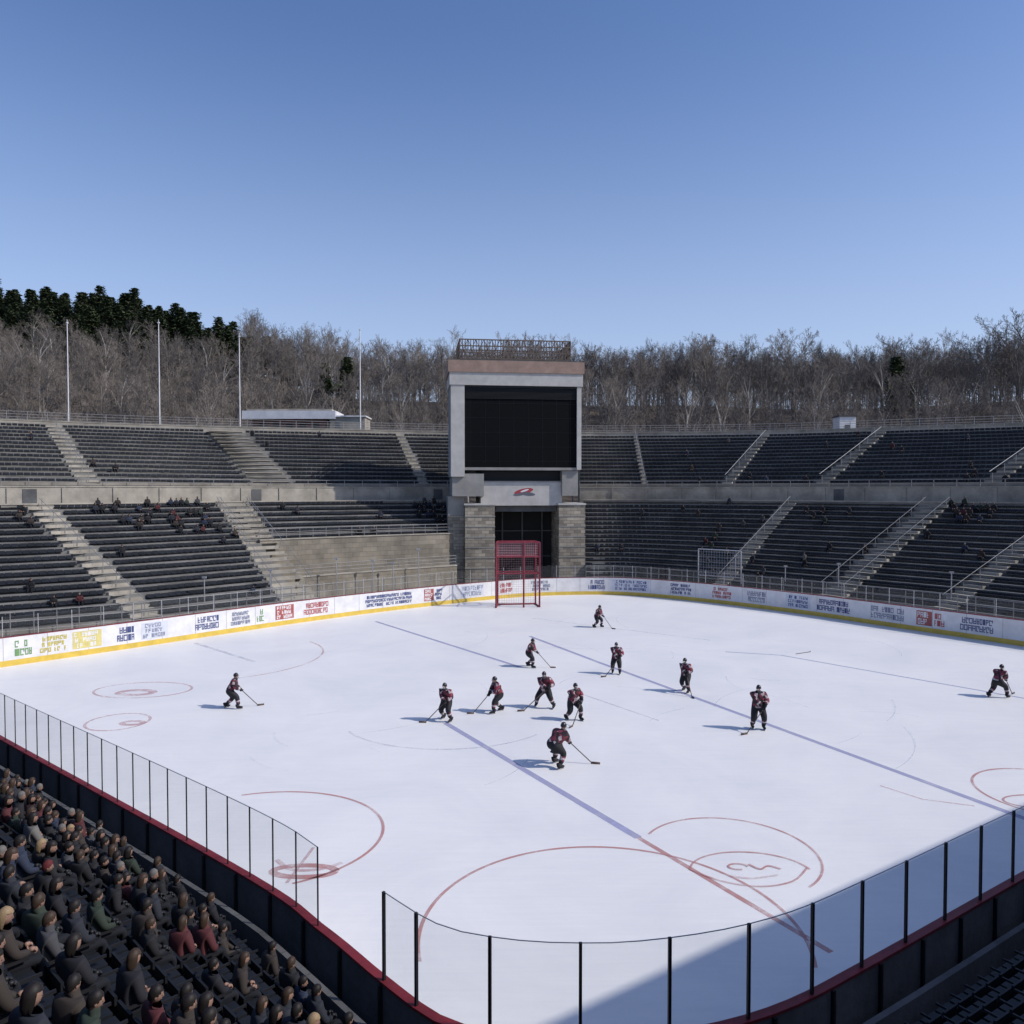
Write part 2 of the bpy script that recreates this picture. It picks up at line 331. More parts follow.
# ------------------------------------------------------------ stands
SEATS = {}
def tier(name, inn, out, z0, z1, n, aisles, seatm, base=0.0, spacing=.56, near=False, treadm=None):
    root = empty(name)
    treadm = treadm or M_tread
    mb = MB(); rise = (z1-z0)/n; Mn = len(inn)
    line = lambda k: [a.lerp(b, k/n) for a, b in zip(inn, out)]
    for k in range(n):
        F = line(k); K = line(k+1); z = z0+(k+1)*rise; zb = z-rise if k else base
        for i in range(Mn-1):
            mb.quad(V3(F[i],zb), V3(F[i+1],zb), V3(F[i+1],z), V3(F[i],z), 1 if k == 0 else 0)
            mb.quad(V3(F[i],z), V3(F[i+1],z), V3(K[i+1],z), V3(K[i],z), 0)
        for i, in ((0,), (Mn-1,)):
            mb.quad(V3(F[i],base-.01), V3(K[i],base-.01), V3(K[i],z), V3(F[i],z), 1)
    mb.obj('terrace_steps', [treadm, M_conc], root)
    sb = MB(); seats = []
    for k in range(n):
        fr = (k+.66)/n; L = [a.lerp(b, fr) for a, b in zip(inn, out)]; z = z0+(k+1)*rise
        cum = 0.0; nxt = .3+random.random()*.05
        AC = [(inn[int(u)].lerp(out[int(u)], fr), hw) for u, hw in aisles]
        for i in range(Mn-1):
            a, b = L[i], L[i+1]; d = b-a; ln = d.length
            if ln < 1e-6: continue
            d /= ln; nn = Vector((-d.y, d.x))
            if nn.dot(out[i]-inn[i]) < 0: nn = -nn
            while nxt <= cum+ln:
                p = a+d*(nxt-cum); nxt += spacing
                if any((p-c).length < hw+.1 for c, hw in AC): continue
                seats.append((p.copy(), z, nn.copy(), k))
                T, W = V3(d,0), V3(nn,0)
                if near:
                    sb.box(V3(p,z+.42), .22, .19, .025, 0, T, W)
                    sb.box(V3(p+nn*.2,z+.57), .23, .022, .13, 0, T, W)
                    sb.box(V3(p+nn*.225,z+.75), .205, .02, .06, 0, T, W)
                    sb.box(V3(p+nn*.05,z+.2), .03, .12, .2, 1, T, W)
                    sb.box(V3(p+d*.255,z+.6), .015, .16, .02, 1, T, W)
                else:
                    j = random.uniform(-.015,.015)
                    sb.box(V3(p,z+.19+j), .255, .19, .03, 0, T, W)
                    sb.box(V3(p+nn*.21,z+.265+j), .255, .025, .14, 0, T, W)
            cum += ln
    sb.obj('seats', [seatm, M_black], root)
    ab = MB()
    for u, hw in aisles:
        u = int(u); p0, p1 = inn[u], out[u]; d = (p1-p0); ln = d.length; d.normalize(); t = Vector((-d.y, d.x)); tr = ln/n
        if hw > 2.0:
            for k in range(n):
                c = p0.lerp(p1,(k+.5)/n); z = z0+(k+1)*rise
                ab.box(V3(c,z+.01), hw, tr*.55, .012, 0, V3(t,0), V3(d,0))
                ab.box(V3(c+d*tr*.2,z+.22), hw-.3, .18, .03, 0, V3(t,0), V3(d,0))
                ab.box(V3(c+d*tr*.2,z+.1), hw-.4, .03, .09, 1, V3(t,0), V3(d,0))
        else:
            for k in range(n):
                c = p0.lerp(p1,(k+.5)/n); z = z0+(k+1)*rise
                ab.box(V3(c,z+.01), hw, tr*.52, .012, 0, V3(t,0), V3(d,0))
                ab.box(V3(c+d*tr*.3,z+rise*.25), hw, tr*.2, rise*.25, 0, V3(t,0), V3(d,0))
            for sgn in ((0,) if hw < 1.3 else (-1, 1)):
                o = t*sgn*(hw-.05)
                ab.tube([V3(p0+o,z0+1.1+rise), V3(p1+o,z1+1.0)], .025, 2, 4)
                for k in range(0, n, 2):
                    c = p0.lerp(p1,(k+.5)/n)+o; z = z0+(k+1)*rise
                    ab.box(V3(c,z+.5), .02, .02, .5, 2)
    if aisles: ab.obj('aisle_stairs', [M_conc_l, M_conc_d, M_steel], root)
    SEATS[name] = SEATS.get(name, [])+seats
    return root
def dense(P, sub=10): return [Vector(p) for p in catmull(P, sub)]

LIn = dense([(-44,42),(-37.5,51.5),(-27.5,59.5),(-18.5,69),(-11.5,76),(-5.7,81.5)])
LOut = dense([(-66,52),(-53,60),(-41,68.5),(-29,82),(-17,90),(-7,94)])
RIn = dense([(8.2,87.5),(13,87),(21,80),(29,71.5),(35,64),(41,54),(49,42)])
ROut = dense([(8.7,97),(17,96),(31,88),(42,78),(50,70),(60,58),(70,44)])
ULIn = dense([(-70,54),(-55,62.5),(-39.5,74),(-26.1,87),(-10.5,95.3),(-6.5,96.8)])
ULOut = dense([(-90,66),(-73,81),(-54.4,94),(-37,102),(-15.5,109),(-7,111)])
URIn = dense([(8.5,99.3),(16.5,98.3),(25.4,94.3),(34.5,88.7),(46.9,77.7),(58,66),(73,50)])
UROut = dense([(9.5,113),(17.6,113),(35.2,110),(48.5,104),(66,95),(80,82),(96,60)])

tier('lower_grandstand', LIn[:31], LOut[:31], .9, 9.3, 17, [(10,.9),(20,1.1),(30,1.7)], M_seat)
mid = [a.lerp(b,.56) for a, b in zip(LIn[30:], LOut[30:])]
tier('lower_grandstand', mid, LOut[30:], 5.6, 9.3, 7, [(0,1.4)], M_seat)
tier('lower_grandstand', RIn, ROut, .9, 9.3, 17, [(20,.8),(30,1.3),(40,.9),(50,.9)], M_seat)
tier('upper_grandstand', ULIn, ULOut, 11.2, 18.3, 14, [(10,.9),(20,.9),(30,2.5),(40,.6)], M_seat, 9.3)
tier('upper_grandstand', URIn, UROut, 11.2, 18.3, 14, [(10,.35),(20,.6),(30,.7),(40,.8),(50,.9)], M_seat, 9.3)

def wallrun(mb, pts, z0, z1, th, m, cap=None):
    for i in range(len(pts)-1):
        a, b = pts[i], pts[i+1]; d = (b-a); L = d.length
        if L < 1e-5: continue
        d /= L; nn = Vector((-d.y, d.x))
        mb.box(V3((a+b)/2,(z0+z1)/2), L/2+.004, th/2, (z1-z0)/2, m, V3(d,0), V3(nn,0))
        if cap is not None: mb.box(V3((a+b)/2, z1+.06), L/2+.004, th/2+.06, .06, cap, V3(d,0), V3(nn,0))
def railrun(mb, pts, z, h, m, posts=3, nr=3, r=.022):
    R = resample(pts, .7)
    for q in range(nr):
        zz = z+h*(q+1)/nr; mb.tube([V3(p,zz) for p in R], r, m, 4, False)
    for i in range(0, len(R), posts): mb.box(V3(R[i], z+h/2), r, r, h/2, m)
conc = empty('stadium_concourse')
mb = MB()
for o, i2 in ((LOut, ULIn), (ROut, URIn)):
    for k in range(len(o)-1):
        a, b = o[k], o[k+1]; c = i2[min(k+1, len(i2)-1)]; d = i2[min(k, len(i2)-1)]
        mb.quad(V3(a,9.3), V3(b,9.3), V3(c,9.3), V3(d,9.3), 0)
wallrun(mb, LOut, 9.0, 9.72, .25, 0, cap=1)
wallrun(mb, ROut, 9.0, 9.72, .25, 0, cap=1)
for UI, UO in ((ULIn, ULOut), (URIn, UROut)):
    W = [p-(q-p).normalized()*.3 for p, q in zip(UI, UO)]
    wallrun(mb, W, 9.32, 11.25, .3, 2, cap=1)
    railrun(mb, W, 11.37, .7, 3, 3, 2)
    R = resample(W, 4.2)
    for i in range(1, len(R)-1):
        d = (R[i+1]-R[i-1]).normalized(); nn = Vector((d.y, -d.x))
        mb.box(V3(R[i]+nn*.19, 10.25), .16, .06, .95, 1, V3(d,0), V3(nn,0))
        if i % 5 == 2: mb.box(V3(R[i]+d*1.6+nn*.17, 10.2), .55, .03, .88, 4, V3(d,0), V3(nn,0))
mb.obj('concourse_walls', [M_conc, M_conc_l, M_conc_l, M_steel, M_conc_d], conc)
mb = MB()
for UO, UI in ((ULOut, ULIn), (UROut, URIn)):
    E = [q+(q-p).normalized()*3.0 for p, q in zip(UI, UO)]
    for k in range(len(E)-1):
        mb.quad(V3(UO[k],18.3), V3(UO[k+1],18.3), V3(E[k+1],18.3), V3(E[k],18.3), 0)
    wallrun(mb, E, 0, 19.3, .3, 1, cap=1)
    railrun(mb, E, 19.4, 1.0, 2, 3, 3, .03)
    railrun(mb, [q+(q-p).normalized()*.1 for p, q in zip(UI, UO)], 18.3, 1.0, 2, 3, 2)
mb.obj('rear_wall_and_railing', [M_conc, M_conc_l, M_steel], conc)
mb = MB()
wallrun(mb, [p-Vector((0,.2)) for p in mid], -.1, 6.1, .3, 0, cap=1)
W2 = [a.lerp(b,.22) for a, b in zip(LIn[31:], LOut[31:])]
wallrun(mb, W2, -.1, 2.9, .35, 0, cap=1)
railrun(mb, [p-Vector((0,.2)) for p in mid], 6.2, 1.0, 2, 2, 3)
railrun(mb, W2, 3.0, 1.0, 2, 2, 3)
mb.obj('retaining_wall', [M_stone2, M_conc_l, M_steel])
mb = MB()
railrun(mb, [a-(b-a).normalized()*.3 for a, b in zip(LIn, LOut)], 0, 2.6, 0, 2, 4, .025)
railrun(mb, [a-(b-a).normalized()*.3 for a, b in zip(RIn, ROut)], 0, 2.6, 0, 2, 4, .025)
mb.obj('perimeter_railing', [M_steel])
mb = MB()
bx, by = 19.3, 81.6; t = Vector((.78,-.62))
for s in (0, 4.6): mb.tube([V3(Vector((bx,by))+t*s, 0), V3(Vector((bx,by))+t*s, 4.9)], .07, 0, 6)
for z in (4.9, 2.2): mb.tube([V3(Vector((bx,by)), z), V3(Vector((bx,by))+t*4.6, z)], .06, 0, 6)
for k in range(1, 16): mb.tube([V3(Vector((bx,by))+t*k*.2875, 2.2), V3(Vector((bx,by))+t*k*.2875, 4.9)], .012, 0, 3)
for k in range(1, 10): mb.tube([V3(Vector((bx,by)), 2.2+k*.27), V3(Vector((bx,by))+t*4.6, 2.2+k*.27)], .012, 0, 3)
mb.obj('netting_frame', [M_alu])
for (x, y, h) in ((22.8,80.4,4.3),(30,72.4,4.2),(26.5,76.4,3.6),(36.2,64.9,4.2),(-13.5,76.3,4.2),(-9.5,80,5.0),(-21,68.5,4.0),(41.2,56.3,4.3),(-16.4,73.6,4.6),(-11.8,78.0,3.8),(-25,64,3.9)):
    q = MB(); q.tube([(x,y,0),(x,y,h)], .05, 0, 6); q.box((x,y,h), .16, .1, .08, 1); q.box((x,y,.06), .12,.12,.06, 0)
    q.obj('walkway_lamp_post', [M_alu, M_alu])

# near stand (camera side)
idx = [ (i_nearR+k) % NB for k in range(0, (i_nearL-i_nearR) % NB, 2)]
def sm(i):
    v = Vector((0,0))
    for q in range(-14, 15): v += N[(i+q) % NB]
    return v.normalized()
nin = [B[i]+sm(i)*.95 for i in idx]; nout = [B[i]+sm(i)*12.2 for i in idx]
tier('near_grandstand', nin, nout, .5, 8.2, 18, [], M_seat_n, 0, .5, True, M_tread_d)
mb = MB()
wallrun(mb, [a-(b-a).normalized()*.25 for a, b in zip(nin, nout)], -.1, 1.35, .12, 0)
wallrun(mb, [b+(b-a).normalized()*.3 for a, b in zip(nin, nout)], 0, 9.0, .3, 0)
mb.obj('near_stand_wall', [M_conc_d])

# unseen building block, added right of the viewpoint to shade the near right corner
pd = Vector((.835,.55)); pn = Vector((.55,-.835)); p0 = Vector((24.0,8.1)); Lb = 64
shade_block = empty('unseen_shade_block')
mb = MB(); c = p0+pd*Lb/2+pn*4
mb.box(V3(c,10.7), Lb/2, 4, 10.7, 0, V3(pd,0), V3(pn,0))
mb.box(V3(c,21.65), Lb/2+.6, 4.6, .25, 1, V3(pd,0), V3(pn,0))
for z in (11, 14.5, 18):
    for k in range(20):
        mb.box(V3(p0+pd*(1.6+k*3.1)-pn*.03, z), 1.2, .06, .9, 2, V3(pd,0), V3(pn,0))
mb.obj('shade_block_walls', [M_conc, M_conc_l, M_black], shade_block)

# ------------------------------------------------------------ ground
mb = MB(); mb.quad((-110,-40,-.1),(110,-40,-.1),(110,116,-.1),(-110,116,-.1)); mb.obj('concrete_apron', [M_conc])
def interp(x, T):
    if x <= T[0][0]: return T[0][1]
    for (a, b), (c, d) in zip(T, T[1:]):
        if x <= c: return b+(d-b)*(x-a)/(c-a)
    return T[-1][1]
RID = [(-1.3,52),(-.68,47),(-.5,42),(-.38,39),(-.25,36.5),(0,35),(.3,33.5),(.5,33.5),(.65,36),(1.2,40)]
def ss(t): t = max(0, min(1, t)); return t*t*(3-2*t)
def terr(x, y):
    r = x/max(y, 60)
    R = interp(r, RID)+2.2*mn.noise((x*.02, y*.02, 3))
    if y < 108: return -.35
    t = ss((y-108)/(222-108))
    z = -.35+t*R
    if r < -.2: z += ss((y-196)/54)*19*min(1, (-.2-r)/.25)
    if y > 260: z -= (y-260)*.03*min(1, (y-260)/100)
    return max(z, -.35)
xs = [-4000,-2500,-1500,-900,-600]+[-400+8*k for k in range(101)]+[600,900,1500,2500,4000]
ys = [-3000,-1500,-700,-300,-100,0,60,100]+[108+6*k for k in range(40)]+[380,450,600,800]+[1200,2500,5000]
mb = MB(); nx = len(xs)
for y in ys:
    for x in xs: mb.v.append((x, y, terr(x, y) if y < 1000 else min(terr(x,1000), 5)))
for j in range(len(ys)-1):
    for i in range(nx-1):
        a = j*nx+i; mb.f.append((a, a+1, a+nx+1, a+nx)); mb.m.append(0)
M_hill = mat('leaf_litter', (0.14, 0.115, 0.092), 1.0, 0, 0.06, 0.6, .6, col2=(0.08,0.066,0.053), detail=9)
mb.obj('hillside_terrain', [M_hill], smooth=True)

# ------------------------------------------------------------ trees
M_bark = mat('grey_bark', (0.175, 0.157, 0.14), 0.95, .35, .5)
M_bark2 = mat('pale_bark', (0.40, 0.375, 0.34), 0.9, .3, .8)
M_twig = mat('twigs', (0.18, 0.155, 0.135), 0.95, .35, .25)
def bare_tree(seed, h, pale, rich=False):
    r = random.Random(seed); mb = MB()
    maxlev = 5 if rich else 4
    def br(p, d, L, rad, lev):
        n = 3 if lev < 3 else 2; pts = [p]; rs = [rad]; dd = d.copy()
        for k in range(n):
            dd = (dd+Vector((r.uniform(-1,1), r.uniform(-1,1), r.uniform(-.4,.7)))*(.08 if lev == 0 else .2)).normalized()
            pts.append(pts[-1]+dd*L/n); rs.append(rad*(1-(.5 if lev == 0 else .65)*(k+1)/n))
        mb.tube(pts, [max(q,.017) for q in rs], 0 if lev < 2 else 1, 6 if lev == 0 else (4 if lev == 1 else 3), False)
        if lev >= maxlev: return
        cnt = ((8, 6, 4, 4, 3) if rich else (9, 5, 4, 4))[lev]
        for c in range(cnt):
            lo = (.3 if rich else .28) if lev == 0 else .25
            t = lo+(1-lo)*(c+r.random()*.8)/cnt; t = min(t,.98)
            f = t*n; i = min(int(f), n-1); q = pts[i].lerp(pts[i+1], f-i)
            side = dd.cross(Vector((r.uniform(-1,1), r.uniform(-1,1), r.uniform(-1,1)))).normalized()
            a = r.uniform(.45,.95) if lev else (r.uniform(.5,.95) if rich else r.uniform(.35,.8))
            nd = (dd*math.cos(a)+side*math.sin(a)); nd.z += .18; nd.normalize()
            br(q, nd, L*((.66 if rich else .5) if lev == 0 else .6)*r.uniform(.75,1.1)*(1.1-.4*t), rs[i]*.55, lev+1)
    br(Vector((0,0,-.5)), Vector((0,0,1)), h*(.66 if rich else .8), h*(.016 if rich else .011), 0)
    return mb.mesh('bare_tree_mesh', [M_bark2 if pale else M_bark, M_twig])
variants = [bare_tree(10+k, 15+k % 3*1.5, k == 5) for k in range(7)]
rich = [bare_tree(40+k, 17, False, True) for k in range(3)]
M_nd1 = mat('needles_dark', (0.030, 0.046, 0.022), .9, .3, 1); M_nd2 = mat('needles', (0.075, 0.095, 0.042), .9, .3, 1)
def conifer(seed, h):
    r = random.Random(seed); mb = MB()
    mb.tube([(0,0,-.5),(0,0,h*.5),(0,0,h)], [h*.016,h*.01,.02], 0, 6)
    z = h*.2
    while z < h*.99:
        f = z/h
        R = h*.25*(1-f)**.6*r.uniform(.7,1.15)*(.7+.9*f if f < .35 else 1)+.2
        for b in range(9):
            a = r.uniform(0, 2*PI); rl = R*r.uniform(.6,1.15); tip = Vector((math.cos(a)*rl, math.sin(a)*rl, z-rl*.1))
            mb.tube([(0,0,z), tip], [.04,.01], 0, 3, False)
            for q in range(13):
                t = r.uniform(.25,1.05); c = Vector((0,0,z)).lerp(tip, t)+Vector((r.uniform(-1,1),r.uniform(-1,1),r.uniform(-.7,.6)))*.42
                s = r.uniform(.18,.4); u = Vector((r.uniform(-1,1),r.uniform(-1,1),r.uniform(-.4,.4))).normalized()*s; w = u.cross(Vector((r.uniform(-1,1),r.uniform(-1,1),1))).normalized()*s*.6
                mb.quad(c-u, c-w, c+u, c+w, 1+(r.random() < .5))
        z += h*.036
    return mb.mesh('conifer_mesh', [M_bark, M_nd1, M_nd2])
pv = [conifer(60+k, 12+k) for k in range(4)]
forest = empty('distant_forest')
r = random.Random(11); cnt = 0
y = 146.0
while y < 252:
    x = -.80*y-8
    while x < .80*y+8:
        px = x+r.uniform(-2.3,2.3); py = y+r.uniform(-2.5,2.5)
        rat = px/py
        z = terr(px, py)
        if z+15 > 11+.082*py and not (rat < -.33 and py > 208) and r.random() < .97:
            me = r.choice(variants)
            o = bpy.data.objects.new('bare_tree', me); COL.objects.link(o); o.parent = forest
            s = r.uniform(.7, 1.1)*(.8 if rat < -.33 and py > 190 else 1); o.location = (px, py, z); o.rotation_euler = (0, 0, r.uniform(0, 6.28)); o.scale = (s*r.uniform(.9,1.1), s, s)
            cnt += 1
        x += 4.7
    y += 5.0
for k in range(300):     # evergreen belt on the left ridge
    py = r.uniform(209, 252); rat = -.27-.5*r.random()
    if rat > -.36 and r.random() < .55: continue
    px = rat*py
    o = bpy.data.objects.new('conifer', r.choice(pv)); COL.objects.link(o); o.parent = forest
    s = r.uniform(.55, .95); o.location = (px, py, terr(px, py)-.5); o.rotation_euler = (0,0,r.uniform(0,6.28)); o.scale = (s*1.3, s*1.3, s)
for (px, py, s) in ((-37.5,180,1.15),(-41,176,.9),(-43,182,1.0),(88,182,1.25),(90.5,181,.9)):
    o = bpy.data.objects.new('pine_tree', pv[1]); COL.objects.link(o); o.location = (px, py, terr(px,py)); o.scale = (s*1.15,)*3
for (px, py, s, vi) in ((-6,200,1.0,0),(4,200,1.1,1),(12,202,1.0,2),(22,196,1.2,0),(34,204,1.0,1),(47,190,1.45,2),(60,205,1.05,0),(68,192,1.4,1),(76,200,1.1,2),(96,190,1.45,0),(104,204,1.1,1),(113,188,1.4,2),(122,190,1.6,0),(128,196,1.45,1),(136,205,1.3,2),(40,202,.9,0),(84,205,1.0,2)):
    o = bpy.data.objects.new('bare_oak_tree', rich[vi]); COL.objects.link(o); o.location = (px, py, terr(px,py)); o.scale = (s,)*3; o.rotation_euler = (0,0,px*1.7)
print('trees', cnt)

for (x, ztop) in ((-65.2,35.5),(-51.8,35.5),(-40.0,33.5),(-22.3,34.5)):
    q = MB(); q.tube([(x,116.5,0),(x,116.5,20),(x,116.5,ztop)], [.13,.10,.06], 0, 8); q.box((x,116.5,ztop), .12,.12,.1,0)
    q.tube([(x,116.5,ztop+.1),(x,116.5,ztop+.5)], .03, 0, 5)
    q.obj('flood_light_mast', [M_white])
hb = empty('brick_service_building')
mb = MB(); mb.box((-33.0,120,18.5), 5.5, 2.5, 3.0, 0); mb.box((-33.0,120,22.1), 6.9, 3.0, .6, 1); mb.box((-33,120,22.85), 6.3,2.6,.15,2)
for k in range(5): mb.box((-37+k*2,117.48,20.4), .45,.05,.5, 3)
mb.box((-24.4,119.5,20.2), 2.6, 2.2, 1.6, 2); mb.box((-24.4,119.5,21.9), 2.8,2.4,.1,1)
mb.obj('walls_and_roof', [M_brick, M_white, M_conc_l, M_black], hb)
hb = empty('white_utility_shed')
mb = MB(); mb.box((49.5,118,19.8), 1.2,1.2,2.0,0); mb.box((49.5,118,21.9), 1.35,1.35,.1,1); mb.box((49.5,116.78,19.6), .4,.03,1.0,1)
mb.obj('walls_and_roof', [M_white, M_conc_d], hb)

# ------------------------------------------------------------ scoreboard tower
M_scr = mat('screen_black', (0.004,0.004,0.005), 0.7, spec=.1)
M_band = mat('coping_terracotta', (0.30,0.21,0.165), .85, .2, 1)
M_pale = mat('pale_panel', (0.45,0.43,0.40), .8, .14, .8)
M_grey = mat('grey_cladding', (0.27,0.26,0.24), .85, .2, .6)
M_tun = mat('tunnel_dark', (0.02,0.02,0.02), .9)
M_rust = mat('rust_railing', (0.14,0.11,0.09), .8, .3, 3)
tower = empty('scoreboard_tower', (0, 91.5, 0)); tower.rotation_euler = (0,0,math.radians(7))
mb = MB()
D = 3.6
mb.box((.1, .9, 18.0), 7.3, D-.9, 5.5, 1)
mb.box((.1, 0, 23.25), 7.45, D+.08, .7, 0)
mb.box((.1, 0, 24.6), 7.6, D+.2, .65, 2)
mb.box((.1, 0, 25.31), 7.45, D+.05, .06, 6)
mb.box((-6.45, -2.65, 17.5), .75, .95, 5.03, 0)
mb.box((7.15, -2.65, 17.9), .25, .95, 4.63, 0)
mb.box((.6, -3.0, 17.9), 6.3, .3, 4.4, 3)
mb.box((.6, -3.02, 22.42), 6.3, .42, .12, 4)
for k in range(9): mb.box((.6, -3.38, 21.15+.13*k), 6.2, .02, .035, 4)
for k in range(8): mb.box((-5.0+k*1.6, -3.312, 17.5), .012, .008, 3.9, 4)
for k in range(5): mb.box((.6, -3.314, 14.2+k*1.6), 6.2, .008, .012, 4)
mb.box((.6,-3.0,13.35), 6.3, .4, .15, 1)
mb.box((-5.3, 0, 11.55), 1.75, 3.3, 1.25, 1); mb.box((6.2,0,11.75), .9, 3.2, 1.4, 1)
mb.box((.6, .6, 12.6), 4.9, 2.5, .6, 4)
mb.box((.75, -2.2, 10.55), 4.6, .5, 1.3, 5)
mb.box((.75, -2.1, 11.93), 4.8, .55, .08, 1)
mb.box((.75, .8, 10.5), 4.7, 2.4, 1.25, 1)
mb.box((-4.0, -.6, 4.6), 1.65, 2.8, 4.7, 7); mb.box((6.4,-.6,4.6), 1.5, 2.8, 4.7, 7)
mb.box((-4.0, -.6, 9.4), 1.75, 2.9, .1, 0); mb.box((6.4,-.6,9.4), 1.6, 2.9, .1, 0)
for k in range(1, 8):
    z = k*1.15
    mb.box((-4.0, -.6, z), 1.69, 2.84, .05, 1); mb.box((6.4,-.6, z), 1.54, 2.84, .05, 1)
mb.box((-6.6, -.2, 4.0), .92, 2.4, 4.1, 7)
mb.box((-6.6, -.2, 9.2), .9, 2.3, 1.08, 1)
mb.box((1.35, 1.8, 4.6), 3.6, .4, 4.6, 8)
mb.box((1.35,-1.6,8.9), 3.5,.5,.35,6)
for x in (-1.0, 1.35, 3.7): mb.box((x, 1.2, 4.2), .08,.08,4.2, 6)
mb.box((1.35,1.25,3.2), 3.5,.05,.06,6); mb.box((1.35,1.25,6.2), 3.5,.05,.06,6)
for yy in (-3.3, 3.3):
    for z in (25.5, 26.2, 26.9, 27.6): mb.box((0, yy, z), 6.2, .06, .06, 9)
    for k in range(42): mb.box((-6.2+k*.3024, yy, 26.5), .045, .04, 1.1, 9)
    for k in range(14):
        x0 = -6.2+k*.886; mb.tube([(x0, yy+.05, 25.5),(x0+.886, yy+.05, 27.6)], .04, 9, 3); mb.tube([(x0+.886, yy-.05, 25.5),(x0, yy-.05, 27.6)], .04, 9, 3)
for xx in (-6.2, 6.2):
    for z in (25.5, 26.2, 26.9, 27.6): mb.box((xx, 0, z), .06, 3.3, .06, 9)
    for k in range(20): mb.box((xx, -3.2+k*.33, 26.5), .04, .045, 1.1, 9)
mb.obj('tower_structure', [M_pale, M_grey, M_band, M_scr, M_black, M_pale, M_conc_d, M_stone, M_tun, M_rust], tower)
mb = MB()
def disc(c, a, b, m, y, rot=0, n=20):
    i = len(mb.v)
    for k in range(n):
        t = 2*PI*k/n; X = a*math.cos(t); Z = b*math.sin(t)
        mb.v.append((c[0]+X*math.cos(rot)-Z*math.sin(rot), y, c[1]+X*math.sin(rot)+Z*math.cos(rot)))
    mb.f.append(tuple(i+k for k in range(n))); mb.m.append(m)
disc((1.0,10.85), 1.1,.3,0,-2.715,.2); disc((1.5,10.55), .8,.2,1,-2.72,-.1); disc((.5,10.5), .7,.13,1,-2.725,.1); disc((1.1,10.92), .5,.1,2,-2.73,.3)
mb.obj('sign_mark', [mat('mark_red',(0.35,0.05,0.06),.6), mat('mark_grey',(0.12,0.12,0.14),.6), M_white], tower)

goal = empty('red_goal_frame', (0.55, 73.6, 0)); goal.rotation_euler = (0,0,.12)
mb = MB(); w = 2.05; H = 6.1; d = 1.9
for (x, y) in ((-w,0),(w,0),(-w+.35,d),(w-.1,d),(.55,0)): mb.tube([(x,y,0),(x,y,H)], .085, 0, 8)
for z in (H, H-1.35, 3.2):
    mb.tube([(-w,0,z),(w,0,z)], .075, 0, 8); mb.tube([(-w,0,z),(-w+.35,d,z)], .06, 0, 6); mb.tube([(w,0,z),(w-.1,d,z)], .06, 0, 6); mb.tube([(-w+.35,d,z),(w-.1,d,z)], .06, 0, 6)
mb.tube([(-w,0,.06),(-w+.35,d,.06)], .08,0,6); mb.tube([(w,0,.06),(w-.1,d,.06)], .08,0,6); mb.tube([(-w+.35,d,.06),(w-.1,d,.06)], .08,0,6)
for k in range(1, 22):
    x = -w+k*2*w/22; mb.tube([(x,.0,H-1.35),(x,.0,H)], .014, 1, 3)
    x2 = -w+.35+k*(2*w-.45)/22; mb.tube([(x2,d,0),(x2,d,H)], .009, 2, 3)
for k in range(1, 9):
    z = H-1.35+k*1.35/9; mb.tube([(-w,0,z),(w,0,z)], .014, 1, 3)
for k in range(1, 28):
    z = k*H/28
    mb.tube([(-w+.35,d,z),(w-.1,d,z)], .009, 2, 3); mb.tube([(-w,0,z),(-w+.35,d,z)], .009, 2, 3); mb.tube([(w,0,z),(w-.1,d,z)], .009, 2, 3)
mb.obj('frame_and_net', [M_redmetal, mat('net_pink',(0.42,0.24,0.26),.8), mat('net_grey',(0.22,0.15,0.16),.8)], goal)

# ------------------------------------------------------------ people
def skin_mesh(J, E, R, sub=1):
    me = bpy.data.meshes.new('sk'); me.from_pydata([tuple(j) for j in J], E, []); ob = bpy.data.objects.new('sk', me); COL.objects.link(ob)
    ob.modifiers.new('Skin', 'SKIN')
    sv = me.skin_vertices[0].data
    for i, rr_ in enumerate(R): sv[i].radius = rr_ if isinstance(rr_, tuple) else (rr_, rr_); sv[i].use_root = (i == 0)
    s = ob.modifiers.new('Sub', 'SUBSURF'); s.levels = sub; s.render_levels = sub
    dg = bpy.context.evaluated_depsgraph_get(); ev = ob.evaluated_get(dg); m2 = bpy.data.meshes.new_from_object(ev)
    vs = [v.co.copy() for v in m2.vertices]; fs = [tuple(p.vertices) for p in m2.polygons]
    bpy.data.objects.remove(ob); bpy.data.meshes.remove(me); bpy.data.meshes.remove(m2)
    return vs, fs
def ik(a, c, l1, l2, pole):
    d = c-a; L = d.length
    if L > (l1+l2)*.995: c = a+d.normalized()*(l1+l2)*.995; d = c-a; L = d.length
    u = d.normalized(); x = (l1*l1-l2*l2+L*L)/(2*L); h = math.sqrt(max(0, l1*l1-x*x))
    p = pole-u*pole.dot(u); p.normalize(); return a+u*x+p*h, c
def segd(p, a, b):
    ab = b-a; t = max(0, min(1, (p-a).dot(ab)/max(ab.dot(ab), 1e-9))); return (p-(a+ab*t)).length, t
def classify(vs, fs, bones):
    out = []
    for f in fs:
        c = Vector((0,0,0))
        for i in f: c += vs[i]
        c /= len(f); best = None
        for (a, b, r_, fn) in bones:
            d, t = segd(c, a, b); d -= r_*.8
            if best is None or d < best[0]: best = (d, fn(t, c))
        out.append(best[1])
    return out
